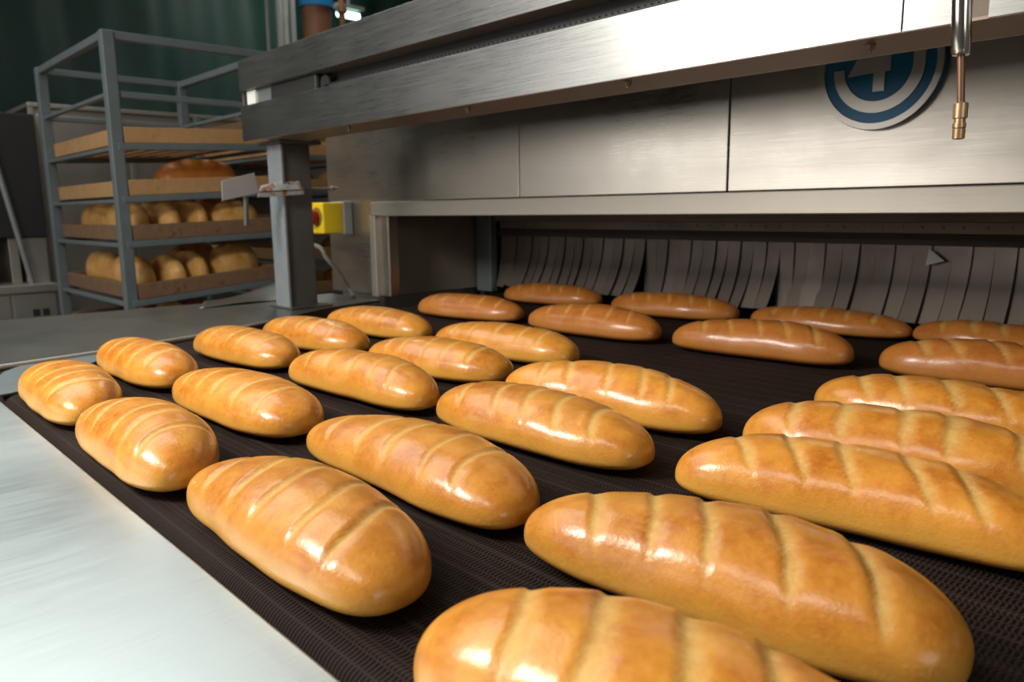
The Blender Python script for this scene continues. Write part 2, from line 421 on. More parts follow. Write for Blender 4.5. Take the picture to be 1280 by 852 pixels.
def loaf_mesh(name, Lg, W, H, tap, bend, seed, mt, nt=110, nth=72, cuts=5, depth=.0034, width=.0145, tilt=.40, fade=1.0):
    rng = np.random.default_rng(seed)
    t = np.sin(np.linspace(-1, 1, nt) * np.pi / 2)
    # finer in the middle than a pure sine
    t = .55 * t + .45 * np.linspace(-1, 1, nt)
    th = np.linspace(0, 2 * np.pi, nth, endpoint=False)
    T = t[:, None]; c = np.cos(th)[None]; s = np.sin(th)[None]
    z0 = Z0 * H
    sup = lambda p: np.clip(1 - abs(T) ** p, 0, 1) ** (1 / p)
    sw, sh, sb = sup(PW), sup(PH), sup(PB)
    e = np.where(s >= 0, EU, EL); k = 1 + tap * T
    # slow lumps so that no two loaves are alike
    ph = rng.uniform(0, 6.28, 6)
    lump = 1 + .018 * np.sin(3.1 * T + ph[0] + c) + .014 * np.sin(7.3 * T + ph[1] + 2 * s) + .010 * np.sin(12 * T + ph[2] - 2 * c)
    x = Lg / 2 * T + 0 * c
    y = W / 2 * sw * k * np.sign(c) * abs(c) ** e * lump + bend * (T * T - .4)
    z = z0 + np.where(s >= 0, (H * (1 + .5 * tap * T) - z0) * sh * abs(s) ** EU * lump, -z0 * sb * abs(s) ** EL)
    cut = np.zeros_like(x)
    if cuts:
        top = np.clip((s - .22) / .55, 0, 1); top = top ** 1.15 + 0 * x
        sp = .62 * Lg / max(cuts - 1, 1)
        dz = np.zeros_like(x)
        for q in range(cuts):
            sk = (q - (cuts - 1) / 2) * sp + rng.uniform(-.006, .006) - .004
            tl = tilt + rng.uniform(-.07, .07)
            d = x + tl * (y - bend * (T * T - .4)) + .004 * np.sin(y * 60 + ph[3]) - sk
            w = width * (.10 + 1.05 * top) * rng.uniform(.75, 1.2)
            dd = d / w
            # steep on one side, a long ramp on the other: the lip of dough has torn open
            g = np.where(dd < -.32, np.clip((dd + .5) / .18, 0, 1), np.clip((.62 - dd) / .94, 0, 1))
            g = g * g * (3 - 2 * g)
            end = np.clip(1.25 - abs(T) ** 3 * 1.0, .3, 1)
            dz = np.maximum(dz, g * top * end * rng.uniform(.75, 1.1))
            cut = np.maximum(cut, np.clip(np.where(dd < -.32, (dd + .46) / .14, (.44 - dd) / .5), 0, 1) * np.clip(top * 1.25 - .12, 0, 1))
            # pushed-up lip beside the cut
            dz = dz - .22 * np.exp(-((dd + .78) / .22) ** 2) * top - .12 * np.exp(-((dd - .95) / .3) ** 2) * top
        nrm_y = c * .7; nrm_z = np.clip(s, 0, 1)
        z = z - depth * dz * nrm_z; y = y - depth * .55 * dz * nrm_y
    z = np.maximum(z, 0)
    hgt = z / H
    side = np.clip(1 - abs(hgt - .26) / .27, 0, 1) * .85 * fade
    V = np.stack([x, y, z], -1)
    P = V[1:-1].reshape(-1, 3); n2 = nt - 2
    verts = np.concatenate([P, V[0].mean(0)[None], V[-1].mean(0)[None]])
    F = [(i * nth + j, i * nth + (j + 1) % nth, (i + 1) * nth + (j + 1) % nth, (i + 1) * nth + j) for i in range(n2 - 1) for j in range(nth)]
    F = [q[::-1] for q in F]
    A, B = n2 * nth, n2 * nth + 1
    F += [(A, j, (j + 1) % nth)[::1] for j in range(nth)]
    F += [(B, (n2 - 1) * nth + (j + 1) % nth, (n2 - 1) * nth + j) for j in range(nth)]
    me = bpy.data.meshes.new(name); me.from_pydata(verts.tolist(), [], F)
    import bmesh
    bm = bmesh.new(); bm.from_mesh(me); bmesh.ops.recalc_face_normals(bm, faces=bm.faces); bm.to_mesh(me); bm.free()
    for nm, arr in (('cut', cut), ('side', side)):
        at_ = me.attributes.new(nm, 'FLOAT', 'POINT')
        vals = np.concatenate([arr[1:-1].ravel(), [0, 0]]).astype(np.float32)
        at_.data.foreach_set('value', vals)
    me.polygons.foreach_set('use_smooth', [True] * len(me.polygons))
    me.materials.append(mt)
    return me


LOAVES = {1: [-1.1149, 0.2494, -0.0571, 0.2839, 0.1039, 0.056, -0.0782, -0.0097], 2: [-0.8043, 0.2431, -0.0132, 0.2657, 0.1023, 0.0587, -0.0353, -0.015], 3: [-0.5089, 0.2572, -0.0023, 0.2913, 0.1086, 0.0554, 0.0232, -0.0157], 4: [-1.2498, 0.3883, -0.0122, 0.3115, 0.1035, 0.0563, 0.0304, -0.0031], 5: [-0.9028, 0.3906, 0.0325, 0.307, 0.1095, 0.0555, 0.0747, -0.0093], 6: [-0.5588, 0.4016, -0.0076, 0.3121, 0.1093, 0.0529, 0.0183, -0.0188], 7: [-1.2597, 0.556, 0.0401, 0.2982, 0.1068, 0.0557, -0.0005, -0.0059], 8: [-0.8936, 0.5588, 0.0379, 0.3083, 0.1036, 0.0586, -0.0655, -0.0157], 9: [-0.5679, 0.5718, 0.0043, 0.2979, 0.1116, 0.0575, -0.0444, -0.0107], 10: [-1.2943, 0.7046, 0.0718, 0.298, 0.1079, 0.0558, -0.0085, 0.0022], 11: [-0.9361, 0.7196, 0.0994, 0.294, 0.1099, 0.0543, 0.0596, -0.0044], 12: [-0.5862, 0.7123, 0.0786, 0.3041, 0.1074, 0.062, -0.0415, -0.0172], 13: [-1.3286, 0.8716, 0.0623, 0.3113, 0.106, 0.056, -0.0419, -0.0045], 14: [-0.9579, 0.8837, 0.084, 0.3111, 0.107, 0.0576, -0.0085, -0.0102], 15: [-1.3725, 1.1547, 0.1265, 0.3115, 0.1092, 0.0572, -0.0254, -0.003], 16: [-0.9975, 1.1608, 0.0438, 0.319, 0.1071, 0.0617, -0.0101, -0.011], 17: [-1.4202, 1.4838, 0.1244, 0.3116, 0.1084, 0.0552, -0.0319, 0.0003], 18: [-1.0361, 1.4863, 0.1063, 0.3234, 0.1082, 0.0564, -0.0809, 0.0035], 19: [-0.6429, 1.1771, 0.0994, 0.3089, 0.1053, 0.0627, 0.0269, -0.0179], 20: [-0.6784, 1.5053, 0.007, 0.3228, 0.1053, 0.0501, -0.0728, 0.0004], 21: [-0.3787, 1.5184, -0.0238, 0.2928, 0.1065, 0.0491, -0.0636, 0.0044], 22: [-0.3022, 1.2087, 0.1071, 0.2992, 0.1076, 0.0629, -0.0085, -0.0032], 23: [-0.2664, 0.9065, 0.0396, 0.2927, 0.1077, 0.0612, 0.0011, 0.0001], 24: [-0.2447, 0.7143, 0.086, 0.2965, 0.1094, 0.0685, -0.0171, -0.0044], 25: [-0.2382, 0.5945, 0.1188, 0.2898, 0.1044, 0.0599, -0.0942, -0.0212], 26: [-0.2431, 0.4046, 0.1209, 0.2846, 0.1064, 0.0614, 0.0995, -0.0147], 27: [-0.1637, 0.2528, 0.0851, 0.2891, 0.1143, 0.0675, -0.0988, -0.0134]}
ROWS = [('front row by the bare apron plate', [1, 2, 3, 27]), ('second row from the apron plate', [4, 5, 6, 26]),
        ('third row from the apron plate', [7, 8, 9, 25]), ('fourth row from the apron plate', [10, 11, 12, 24]),
        ('fifth row, the one with a gap', [13, 14, 23]), ('second row from the strip curtain', [15, 16, 19, 22]),
        ('row under the strip curtain', [17, 18, 20, 21])]
ORD = ['nearest the side table', 'second from the side table', 'third from the side table', 'farthest from the side table']
for ri, (rn, ids) in enumerate(ROWS):
    for k, i in enumerate(ids):
        x, y, a_, Lg, W, H, tap, bend = LOAVES[i]
        mt = M_CRUST_DIMLIT if i in (15, 16, 17, 18, 19, 20, 21, 22) else M_CRUST  # back rows take a darker crust colour standing in for weaker light
        me = loaf_mesh('bread_loaf', Lg, W, H, tap, bend, 100 + i, mt, 150 if i in (3, 6, 9, 25, 26, 27, 2) else 110, 88 if i in (3, 26, 27, 25) else 72,
                       depth=.0029 if ids[-1] == i else (.0024 if k == 2 else .0015), width=.0165 if ids[-1] == i else (.0135 if k == 2 else .0095))
        o = bpy.data.objects.new('bread_loaf', me); COL.objects.link(o)
        o.location = (x + (.0095 if i == 21 else 0), y - (.009 if i == 21 else 0), BZ + .0004); o.rotation_euler = (0, 0, a_)
        where = ORD[k] if len(ids) == 4 else [ORD[0], ORD[1], ORD[3]][k]
        tone = 'shade-toned' if mt is M_CRUST_DIMLIT else 'golden'
        tag(o, '%s scored loaf %s, %s' % (tone, where, rn), 'bread', 'scored loaves on the wire mesh belt')

# ------------------------------------------------------------------ the oven
ov = thing('tunnel_oven', 'stainless steel tunnel oven with round blue emblem and open mouth', 'oven', (-.6, 1.8, 0))
YF = 1.22
xs = [-1.797, -1.268, -.741, -.214, .313, .84]
for i in range(5):
    MB().box(xs[i] + .0012, xs[i + 1] - .0012, YF, YF + .03, 1.178, 1.50).build('fascia_panel', M_STEEL_PANEL, ov, .0015)
MB().box(-1.80, .85, YF + .012, YF + .05, 1.17, 1.50).build('fascia_backing', M_SOOT, ov)
# sloped ledge at the foot of the fascia, then the lintel bar
MB().box(-1.862, .85, YF - .008, YF + .045, 1.138, 1.1765).build('lintel', M_STEEL_LINTEL, ov, .002)
MB().box(-2.115, -1.80, YF + .006, YF + .04, BZ + .012, 1.50).build('side_column', M_STEEL_PANEL, ov, .003)
MB().box(-1.876, -1.848, YF - .006, YF + .03, BZ + .010, 1.139).build('jamb_edge', M_STEEL_LINTEL, ov, .002)
MB().box(-1.872, -1.855, YF + .028, 1.60, BZ + .010, 1.16).build('cheek_panel', paint('sooty_cheek', (.26, .215, .165), .45, .3, 7, .3, ((.10, .075, .05), 5, .6)), ov, .001)
MB().box(-1.845, -1.778, 1.585, 1.612, BZ + .001, 1.16).build('inner_jamb', M_BLUEGREY, ov, .002)
MB().box(-1.87, .85, YF + .046, 1.70, 1.155, 1.17).build('mouth_ceiling', M_SOOT, ov)
MB().box(-1.87, .85, 1.606, 1.630, 1.118, 1.156).build('mouth_header', M_STEEL_DARK, ov, .001)
# tunnel behind the strips
tn = MB(); tn.box(-1.88, -1.80, 1.62, 2.6, .80, 1.15); tn.box(.78, .85, YF + .05, 2.6, .80, 1.15); tn.box(-1.88, .85, 2.6, 2.65, .60, 1.15); tn.box(-1.88, .85, 1.70, 2.65, 1.15, 1.17)
tn.build('tunnel_lining', M_SOOT, ov)
# cabinet body
bd = MB(); bd.box(-2.115, .85, 1.262, 4.2, 1.17, 1.50); bd.box(-2.115, -1.885, 1.262, 4.2, .0, 1.172); bd.box(-1.9, .85, 2.655, 4.2, 0, 1.172)
bd.build('casing', M_STEEL_CAB, ov)
# threshold plate between column and belt
# emblem
EC = (-.488, 1.352)
em = MB().lathe((EC[0], YF - .0005, EC[1]), (0, -1, 0), [(.0905, 0), (.0905, .011), (.089, .0125), (.0, .0125)], 80).build('emblem', M_BLUE, ov, smooth='auto')
ye0, ye1 = YF - .0155, YF - .0125
MB().ring(EC, .0805, .0895, 0, 2 * math.pi, ye0, ye1).build('emblem_outer_ring', M_EMBLEM, em)
u_ = MB(); u_.ring(EC, .049, .0655, math.radians(179), math.radians(360), ye0, ye1, 60); u_.box(EC[0] + .049, EC[0] + .0655, ye0, ye1, EC[1], EC[1] + .045)
u_.build('emblem_hook', M_EMBLEM, em)
MB().extr([(EC[0] + dx, ye1, EC[1] + dz) for dx, dz in ((-.044, -.010), (-.006, -.008), (-.006, -.035), (.0105, -.035), (.0105, -.008), (.018, -.007), (.018, .030), (-.030, .016))], (0, ye0 - ye1, 0)).build('emblem_arrow', M_EMBLEM, em)

# strip curtain in the mouth
sc = thing('strip_curtain', 'curtain of sooty curved steel strips hanging across the oven mouth', 'strip curtain', (-.6, 1.62, 1.1))
hd = MB(); YS = 1.625
hd.box(-1.775, .78, YS - .002, YS + .004, 1.096, 1.117)
hd.build('clamp_rail', M_STEEL_DARK, sc)
pf = [(YS + .003, 1.0955), (YS - .003, 1.0955), (YS - .010, 1.083), (YS - .014, 1.074), (YS - .0115, 1.073), (YS + .002, 1.09)]
n = len(pf)
MB().add([(-1.775, y, z) for y, z in pf] + [(.78, y, z) for y, z in pf], [(i, (i + 1) % n, n + (i + 1) % n, n + i) for i in range(n)] + [tuple(range(n)), tuple(range(n, 2 * n))[::-1]]).build('rail_lip', M_STEEL_RAIL, sc)
rng = random.Random(3)
xr = -1.75
while xr < -.28:
    MB().lathe((xr, YS - .0015, 1.107), (0, -1, 0), [(.0030, 0), (.0030, .0012), (.0012, .0024)], 10).build('rivet', M_STEEL_LINTEL, sc, smooth=True)
    xr += .036 + rng.uniform(-.004, .004)


def over_loaf(x):    # how far the row of loaves pushes a strip outwards; those just past a gap hang straight
    u = 9
    for g, wd in ((-1.79, .13), (-1.232, .20), (-.862, .16)):
        if x > g: u = (x - g) / wd
    return min(1, max(0, u)) ** .8


xk = -1.768; si = 0
while xk < .1:
    w = .0400 + rng.uniform(-.003, .003)
    push = over_loaf(xk + w / 2)
    zb = .928 - .004 * rng.random() if push > .45 else .918
    sweep = .046 * push + .003 + rng.uniform(-.004, .004) * (1 if push > .2 else .3)
    lean = rng.uniform(-.004, .004) - .003 * push + (.006 if push < .3 else 0)
    tw = rng.uniform(-.008, .004) - .004
    S_ = MB(); nseg = 12; vs = []
    for j in range(nseg + 1):
        f = j / nseg; z = 1.082 + (zb - 1.082) * f
        yy = YS - .004 - sweep * (f ** 2.3) - (.0022 if si % 2 else 0.0)
        for q, xx in enumerate((0, w)):
            vs.append((xk + xx + lean * f ** 1.5, yy + (tw * (q - .5)) * f - .0022 * q, z))
    for p in list(vs): vs.append((p[0], p[1] + .0008, p[2]))
    N2 = 2 * (nseg + 1); fs = []
    for j in range(nseg):
        fs += [(2 * j, 2 * j + 1, 2 * j + 3, 2 * j + 2), (N2 + 2 * j, N2 + 2 * j + 2, N2 + 2 * j + 3, N2 + 2 * j + 1),
               (2 * j, 2 * j + 2, N2 + 2 * j + 2, N2 + 2 * j), (2 * j + 1, N2 + 2 * j + 1, N2 + 2 * j + 3, 2 * j + 3)]
    fs += [(0, N2, N2 + 1, 1), (2 * nseg, 2 * nseg + 1, N2 + 2 * nseg + 1, N2 + 2 * nseg)]
    S_.add(vs, fs); S_.build('curtain_strip', M_STEEL_STRIP, sc, smooth='auto')
    xk += w - .0058; si += 1
# one strip has its corner folded up
fx = at(1160, 320, 1, YS - .02)
MB().extr([(fx[0], YS - .018, 1.068), (fx[0] + .030, YS - .021, 1.045), (fx[0] - .001, YS - .026, 1.036)], (0, .0010, .0002)).build('folded_corner', M_WHITE, sc)  # white colour stands in for the glint of light on the steel fold

# emergency stop switch on the oven column
es = thing('emergency_stop', 'yellow emergency stop box with red button on the oven column', 'switch', (-2.0, 1.2, 1.085))
MB().box(-2.052, -1.978, 1.195, 1.2255, 1.086, 1.181).build('base_box', M_LGREY, es, .004)
MB().box(-2.049, -1.981, 1.128, 1.197, 1.089, 1.178).build('cover', M_YELLOW, es, .006, seg=3)
MB().lathe((-2.012, 1.13, 1.137), (0, -1, 0), [(.016, 0), (.016, .012), (.022, .014), (.024, .020), (.022, .028), (.012, .032), (0, .033)], 28).build('button', M_RED, es, smooth='auto')
MB().lathe((-2.012, 1.129, 1.137), (0, -1, 0), [(.0275, 0), (.0275, .003), (.02, .004)], 28).build('button_collar', paint('collar_dark', (.25, .17, .01), .5), es, smooth='auto')

# grey hose from the switch down to the table
hp = [(-2.052, 1.21, 1.09), (-2.06, 1.18, 1.06)]
hp = [at(398, 308, 1, 1.12), at(408, 322, 1, 1.13), at(420, 336, 1, 1.15), at(430, 350, 1, 1.165), at(437, 362, 1, 1.175), at(442, 371, 2, BZ + .012)]
hp = [np.array((-2.12, 1.10, 1.066))] + hp
# resample smoothly
cv = []
for i in range(len(hp) - 1):
    p0, p1, p2, p3 = hp[max(i - 1, 0)], hp[i], hp[i + 1], hp[min(i + 2, len(hp) - 1)]
    for t in np.linspace(0, 1, 8, endpoint=False):
        cv.append(.5 * ((2 * p1) + (-p0 + p2) * t + (2 * p0 - 5 * p1 + 4 * p2 - p3) * t * t + (-p0 + 3 * p1 - 3 * p2 + p3) * t ** 3))
cv.append(hp[-1])
tag(MB().tube(cv, .0065, 12).build('hose', M_HOSE, smooth='auto'), 'grey hose curving down from behind the post to the steel table', 'hose')

# ------------------------------------------------------------------ the hood rail in front of the oven
hr = thing('hood_rail', 'long double steel hood rail running above the belt, with bolts below', 'hood', (-.6, .95, 1.3))
XL, XR, YB = -1.90, .85, .87
seam = -.331
for x0, x1 in ((XL, seam - .0006), (seam + .0006, -.270), (-.252, XR)):
    MB().box(x0, x1, YB, YB + .004, 1.327, 1.411).build('lower_face', M_STEEL_BEAM, hr, .0004)
MB().box(-.272, -.25, YB + .004, YB + .006, 1.33, 1.41).build('gap_backing', M_STEEL_DARK, hr)
MB().box(XL + .10, XR, YB + .001, .972, 1.326, 1.330).build('soffit_flange', paint('soffit', (.25, .19, .155), .45, .6, 12, .2), hr, .0006)
MB().box(XL + .10, XR, .972, .980, 1.326, 1.345).build('soffit_lip', paint('soffit_lip', (.33, .27, .22), .4, .6, 12, .2), hr, .0006)
MB().box(XL, XR, YB, YB + .004, 1.447, 1.519).build('upper_face', M_STEEL_BEAM, hr, .0004)
MB().box(XL, XR, YB + .004, YF + .02, 1.515, 1.519).build('light_stop_cover', M_STEEL_BEAM, hr)  # unseen cover added to stop light leaking in behind the rail
MB().box(XL, XR, YB + .004, YB + .05, 1.447, 1.450).build('upper_flange', M_STEEL_DARK, hr)
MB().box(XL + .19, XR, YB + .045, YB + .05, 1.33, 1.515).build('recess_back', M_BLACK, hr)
MB().box(XL + .004, XL + .006 + .0, YB + .004, 1.05, 1.41, 1.447).build('end_tab', M_STEEL_BEAM, hr)
MB().box(XL + .19, XR, YB + .0045, YB + .044, 1.331, 1.409).build('slot_shade_block', M_BLACK, hr)  # black block added to darken the slot, its colour stands in for shade
# pale block and bent box seen through the slot at the near end
p0, p1 = at(303, 120, 1, YB + .02), at(342, 110, 1, YB + .02)
MB().box(XL + .018, XL + .062, YB + .010, YB + .04, 1.405, 1.4465).build('pale_block', M_WHITE, hr, .001)
MB().box(XL + .064, p1[0], YB + .016, YB + .04, 1.405, 1.4465).build('grey_block', M_BLUEGREY, hr, .001)
q0, q1 = at(346, 110, 1, YB + .03), at(404, 100, 1, YB + .03)
MB().box(q0[0], q1[0], YB + .012, YB + .044, 1.40, 1.449).build('slot_box', M_CABDARK, hr, .006)
# roller chain in the slot: links in one mesh
ch = MB(); xx = q1[0] + .02
while xx < -.2:
    ch.box(xx, xx + .006, YB + .026, YB + .034, 1.421, 1.4240); xx += .0115
ch.box(q1[0] + .015, -.2, YB + .022, YB + .038, 1.411, 1.4205)
ch.build('drive_chain', M_BLACK, hr)
ck = MB().lathe((q1[0] + .02, YB + .022, 1.424), (0, 1, 0), [(.018, 0), (.019, .004), (.012, .005), (.012, .016)], 24).build('sprocket', M_BLACK, hr, smooth='auto')
for px, py in ((428, 160), (565, 135), (770, 103), (1088, 60)):
    p = at(px, py, 2, 1.322)
    bb = MB().lathe((p[0], min(max(p[1], .89), .96), 1.3262), (0, 0, -1), [(.0062, 0), (.0062, .0015), (.0048, .0016), (.0048, .0062), (.002, .0066), (.002, .0095), (.001, .0098)], 6)
    bb.build('bolt', M_STEEL_DARK, hr)

# support post
pt = thing('support_post', 'grey steel post standing on the side table and holding the rail', 'post', (-1.84, .98, BZ))
ypo = at(392, 280, 0, -1.812)[1]
MB().box(-1.872, -1.812, .928, ypo, BZ + .009, 1.318).build('column', M_POST, pt, .002)
MB().box(-1.878, -1.806, .921, .928, BZ + .009, 1.318).build('front_flange', M_FLANGE, pt, .001)
MB().box(-1.895, -1.780, .905, 1.02, 1.318, 1.3262).build('cap_plate', M_POST, pt, .001)
MB().box(-1.90, -1.78, .912, 1.03, BZ + .0082, BZ + .0125).build('base_plate', M_STEEL_TABLE, pt, .001)
# bent bracket bolted to the post
bk = thing('bracket', 'bent grey sheet bracket with rusty edge sticking out from the post', 'bracket', (-1.8, .85, 1.2))
XB = -1.792
def bp(px, py, X=XB): return tuple(at(px, py, 0, X))
A_ = [bp(278, 251), bp(324, 241), bp(318, 216), bp(277, 226)]
MB().extr(A_, (-.003, 0, 0)).build('end_plate', paint('bracket_grey', (.33, .32, .31), .5, .3, 12, .12), bk, .0006)
B_ = [bp(324, 241), bp(380, 237), bp(378, 231), bp(371, 221), bp(326, 236)]
arm = MB(); arm.extr([bp(322, 247), bp(380, 243), bp(380, 236), bp(324, 239)], (-.003, 0, 0))
arm.hexa([bp(323, 241), bp(380, 238), bp(371, 223, XB - .03), bp(326, 234, XB - .03), bp(323, 239), bp(380, 236), bp(371, 221, XB - .03), bp(326, 232, XB - .03)])
arm.build('shelf_arm', M_RUST, bk, .0006)
MB().tube([bp(307, 244, XB - .01), bp(308, 282, XB - .01)], .006, 12).build('drop_rod', M_POST, bk, smooth='auto')
MB().tube([bp(384, 236, XB - .06), bp(412, 236, XB - .06), bp(413, 236, XB - .06), bp(424, 235, XB - .06)], [.003, .003, .0085, .0012], 12).build('pin', M_STEEL_CAB, bk, smooth='auto')

# sheet of wavy metal lying on the table by the post
ws = MB(); nx = 20; ny = 8; vs = []
pA, pB = at(250, 384, 2, BZ + .012), at(352, 372, 2, BZ + .012)
for i in range(nx + 1):
    f = i / nx
    base_ = pA * (1 - f) + pB * f
    for j in range(ny + 1):
        g = j / ny
        z = BZ + .0095 + .040 * (f ** 2.2) * (g ** 1.5) + .008 * f * math.sin(g * 5 + f * 4)
        vs.append((base_[0] - .15 * g + .03 * f, base_[1] + .07 * g, max(z, BZ + .0095)))
ws.add(vs, [(i * (ny + 1) + j, (i + 1) * (ny + 1) + j, (i + 1) * (ny + 1) + j + 1, i * (ny + 1) + j + 1) for i in range(nx) for j in range(ny)])
wo = ws.build('metal_sheet', M_STEEL_TABLE, smooth=True)
sm = wo.modifiers.new('thickness', 'SOLIDIFY'); sm.thickness = .0012; sm.offset = 1
tag(wo, 'curled thin shiny sheet lying on the side table beside the post', 'sheet')

# hanging probe in front of the rail
pr = thing('hanging_probe', 'chrome tube with brown stem and brass nozzle hanging before the emblem', 'probe', (-.235, .7, 1.2))
YP = .74
a0, a1 = at(1202, 0, 1, YP), at(1201, 69, 1, YP)
b1, c1, d1 = at(1201.5, 128, 1, YP), at(1200.5, 160, 1, YP), at(1200, 174, 1, YP)
top = a0 + (a0 - a1) / (a0 - a1)[2] * (2.4 - a0[2])
top[2] = ZC; top[:2] = a0[:2]
MB().tube([top, a0 + np.array((0, 0, .2)), a0, a1 + np.array((0, 0, .004)), a1 + np.array((0, 0, .003)), a1], [.0076, .0076, .0076, .0076, .0070, .0066], 24).build('chrome_tube', M_CHROME, pr, smooth='auto')
MB().tube([a1 + np.array((0, 0, .003)), (a1 + b1) / 2, b1 + np.array((0, 0, -.003))], .0030, 14).build('stem', M_STEMBROWN, pr, smooth='auto')
h = b1[2] - d1[2]
MB().lathe(b1, (0, 0, -1), [(.0045, 0), (.0056, .001), (.0056, h * .42), (.0044, h * .44), (.0044, h * .55), (.0052, h * .56), (.0052, h * .68), (.0044, h * .7), (.0050, h * .72), (.0048, h * .98), (.003, h)], 12).build('nozzle', M_BRASS, pr, smooth='auto')

# ------------------------------------------------------------------ bread rack


def rail_z(X, l, r):
    a, c = at(*l, 0, X), at(*r, 0, X); return a, c


RX = -2.6; RB = -3.40
yL, yR = at(147, 200, 0, RX)[1], at(343, 200, 0, RX)[1]
rk = thing('bread_rack', 'grey steel bread rack with wooden trays behind the side table', 'rack', (-3.0, (yL + yR) / 2, 0))
ZT = at(133, 38, 0, RX)[2]
for X, y in ((RX, yL), (RX, yR), (RB, yL - .0), (RB, yR)):
    MB().box(X - .018, X + .018, y - .018, y + .018, .1, ZT).build('post', M_RACK, rk, .003)
    MB().lathe((X - .02, y, .05), (1, 0, 0), [(.02, 0), (.05, .005), (.05, .035), (.02, .04)], 20).build('caster', M_BLACK, rk, smooth='auto')
tb = MB()
tb.bar((RX, yL, ZT - .012), (RX, yR, ZT - .012), .024, .024); tb.bar((RB, yL, ZT - .012), (RB, yR, ZT - .012), .024, .024)
tb.bar((RX, yL, ZT - .012), (RB, yL, ZT - .012), .024, .024); tb.bar((RX, yR, ZT - .012), (RB, yR, ZT - .012), .024, .024)
tb.build('top_frame', M_RACK, rk, .002)
# shelf rails: (left pixel, right pixel) of the underside line of each tray front
SH = [((150, 184), (330, 184)), ((155, 250), (340, 240)), ((160, 306), (345, 292)), ((163, 381), (350, 349))]
LV = []
for l, r in SH:
    a_, c_ = rail_z(RX, l, r)
    za, zc = a_[2], c_[2]
    # straighten the measured slope by half
    mzz = (za + zc) / 2; za, zc = mzz + (za - mzz) * .9, mzz + (zc - mzz) * .9
    LV.append((za, zc))
    k_ = MB()
    k_.bar((RX + .010, yL, za), (RX + .010, yR, zc), .02, .020); k_.bar((RB, yL, za), (RB, yR, zc), .02, .020)
    k_.bar((RX, yL, za - .004), (RB, yL, za - .004), .02, .012); k_.bar((RX, yR, zc - .004), (RB, yR, zc - .004), .02, .012)
    k_.build('shelf_rail', M_RACK, rk, .002)
# an empty pair of rails under the top, and the lower shelves down to the floor
k_ = MB(); zz = at(140, 117, 0, RX)[2]
k_.bar((RX, yL, zz), (RX, yR, zz), .018, .018); k_.bar((RB, yL, zz), (RB, yR, zz), .018, .018); k_.bar((RX, yL, zz), (RB, yL, zz), .018, .012); k_.bar((RX, yR, zz), (RB, yR, zz), .018, .012); k_.build('shelf_rail', M_RACK, rk, .002)
LOW = LV[-1][0] - .155
for z in (LOW, LOW - .17, LOW - .34):
    k_ = MB(); k_.bar((RX + .01, yL, z), (RX + .01, yR, z + .02), .02, .02); k_.bar((RB, yL, z), (RB, yR, z + .02), .02, .02)
    k_.bar((RX, yL, z), (RB, yL, z), .02, .012); k_.bar((RX, yR, z + .02), (RB, yR, z + .02), .02, .012); k_.build('shelf_rail', M_RACK, rk, .002)


def tray(label, loc, ang, wood, group, Ly=.475, Lx=.80, hgt=.048):
    t = thing('wooden_tray', label, 'tray', (0, 0, 0), group)
    MB().box(-.012, .012, -Ly / 2, Ly / 2, 0, hgt).build('front_board', wood, t, .002)
    MB().box(-Lx + .0, -Lx + .024, -Ly / 2, Ly / 2, 0, hgt).build('back_board', wood, t, .002)
    for s in (-1, 1):
        MB().box(-Lx + .024, -.012, s * Ly / 2 - .010, s * Ly / 2 + .010, 0, hgt).build('side_board', wood, t, .002)
    sl = MB(); nn = 8
    for i in range(nn):
        y = -Ly / 2 + .03 + (Ly - .06) * i / (nn - 1)
        sl.box(-Lx + .024, -.012, y - .018, y + .018, .002, .012)
    sl.build('slatted_base', wood, t)
    t.location = loc; t.rotation_euler = (ang, 0, 0)
    return t


ym = (yL + yR) / 2
LEVELN = ['top tray', 'second tray from the top', 'third tray from the top', 'fourth tray from the top']
TR = []
for i, (za, zc) in enumerate(LV):
    ang = math.atan2(zc - za, yR - yL)
    loc = Vector((RX + .006, ym, (za + zc) / 2 + .0108))
    TR.append((loc, ang))
    lab = ['empty pale wooden tray on the highest shelf of the bread rack', 'pale wooden tray holding one long orange loaf on the bread rack',
           'brown wooden tray with a row of pale loaves, above the lowest visible full tray', 'brown wooden tray of big pale loaves, lowest full tray seen above the table'][i]
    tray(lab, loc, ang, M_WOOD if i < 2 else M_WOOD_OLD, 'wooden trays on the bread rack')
lowloc = Vector((RX + .006, ym, LOW + .0208)); lowang = math.atan2(.02, yR - yL)
tray('dark wooden tray just showing above the table edge, under the others', lowloc, lowang, M_WOOD_OLD, 'wooden trays on the bread rack')
TR.append((lowloc, lowang))


def tray_loaf(lv, dx, dy, yaw, Lg, W, H, seed, label, mt=None, cuts=0, dz=0.0, pitch=0.0):
    loc, ang = TR[lv]
    me = loaf_mesh('bread_loaf', Lg, W, H, random.Random(seed).uniform(-.06, .06), random.Random(seed + 1).uniform(-.006, .006), seed, mt or M_CRUST_RACK, 48, 36, cuts=cuts, depth=.003, width=.012)
    o = bpy.data.objects.new('bread_loaf', me); COL.objects.link(o)
    R = Matrix.Rotation(ang, 4, 'X')
    o.matrix_world = Matrix.Translation(loc) @ R @ Matrix.Translation((dx, dy, .0125 + dz)) @ Matrix.Rotation(yaw, 4, 'Z') @ Matrix.Rotation(pitch, 4, 'Y')
    tag(o, label, 'bread', 'loaves on the bread rack trays')


R90 = math.pi / 2


def ydy(px, X): return at(px, 300, 0, X)[1] - ym


# second tray: a long orange loaf towards the post
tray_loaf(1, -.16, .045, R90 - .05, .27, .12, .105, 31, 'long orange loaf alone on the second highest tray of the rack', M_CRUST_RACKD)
tray_loaf(1, -.42, .10, R90 + .05, .23, .11, .10, 32, 'dark loaf behind the orange loaf on the second highest tray', M_CRUST_RACKD)
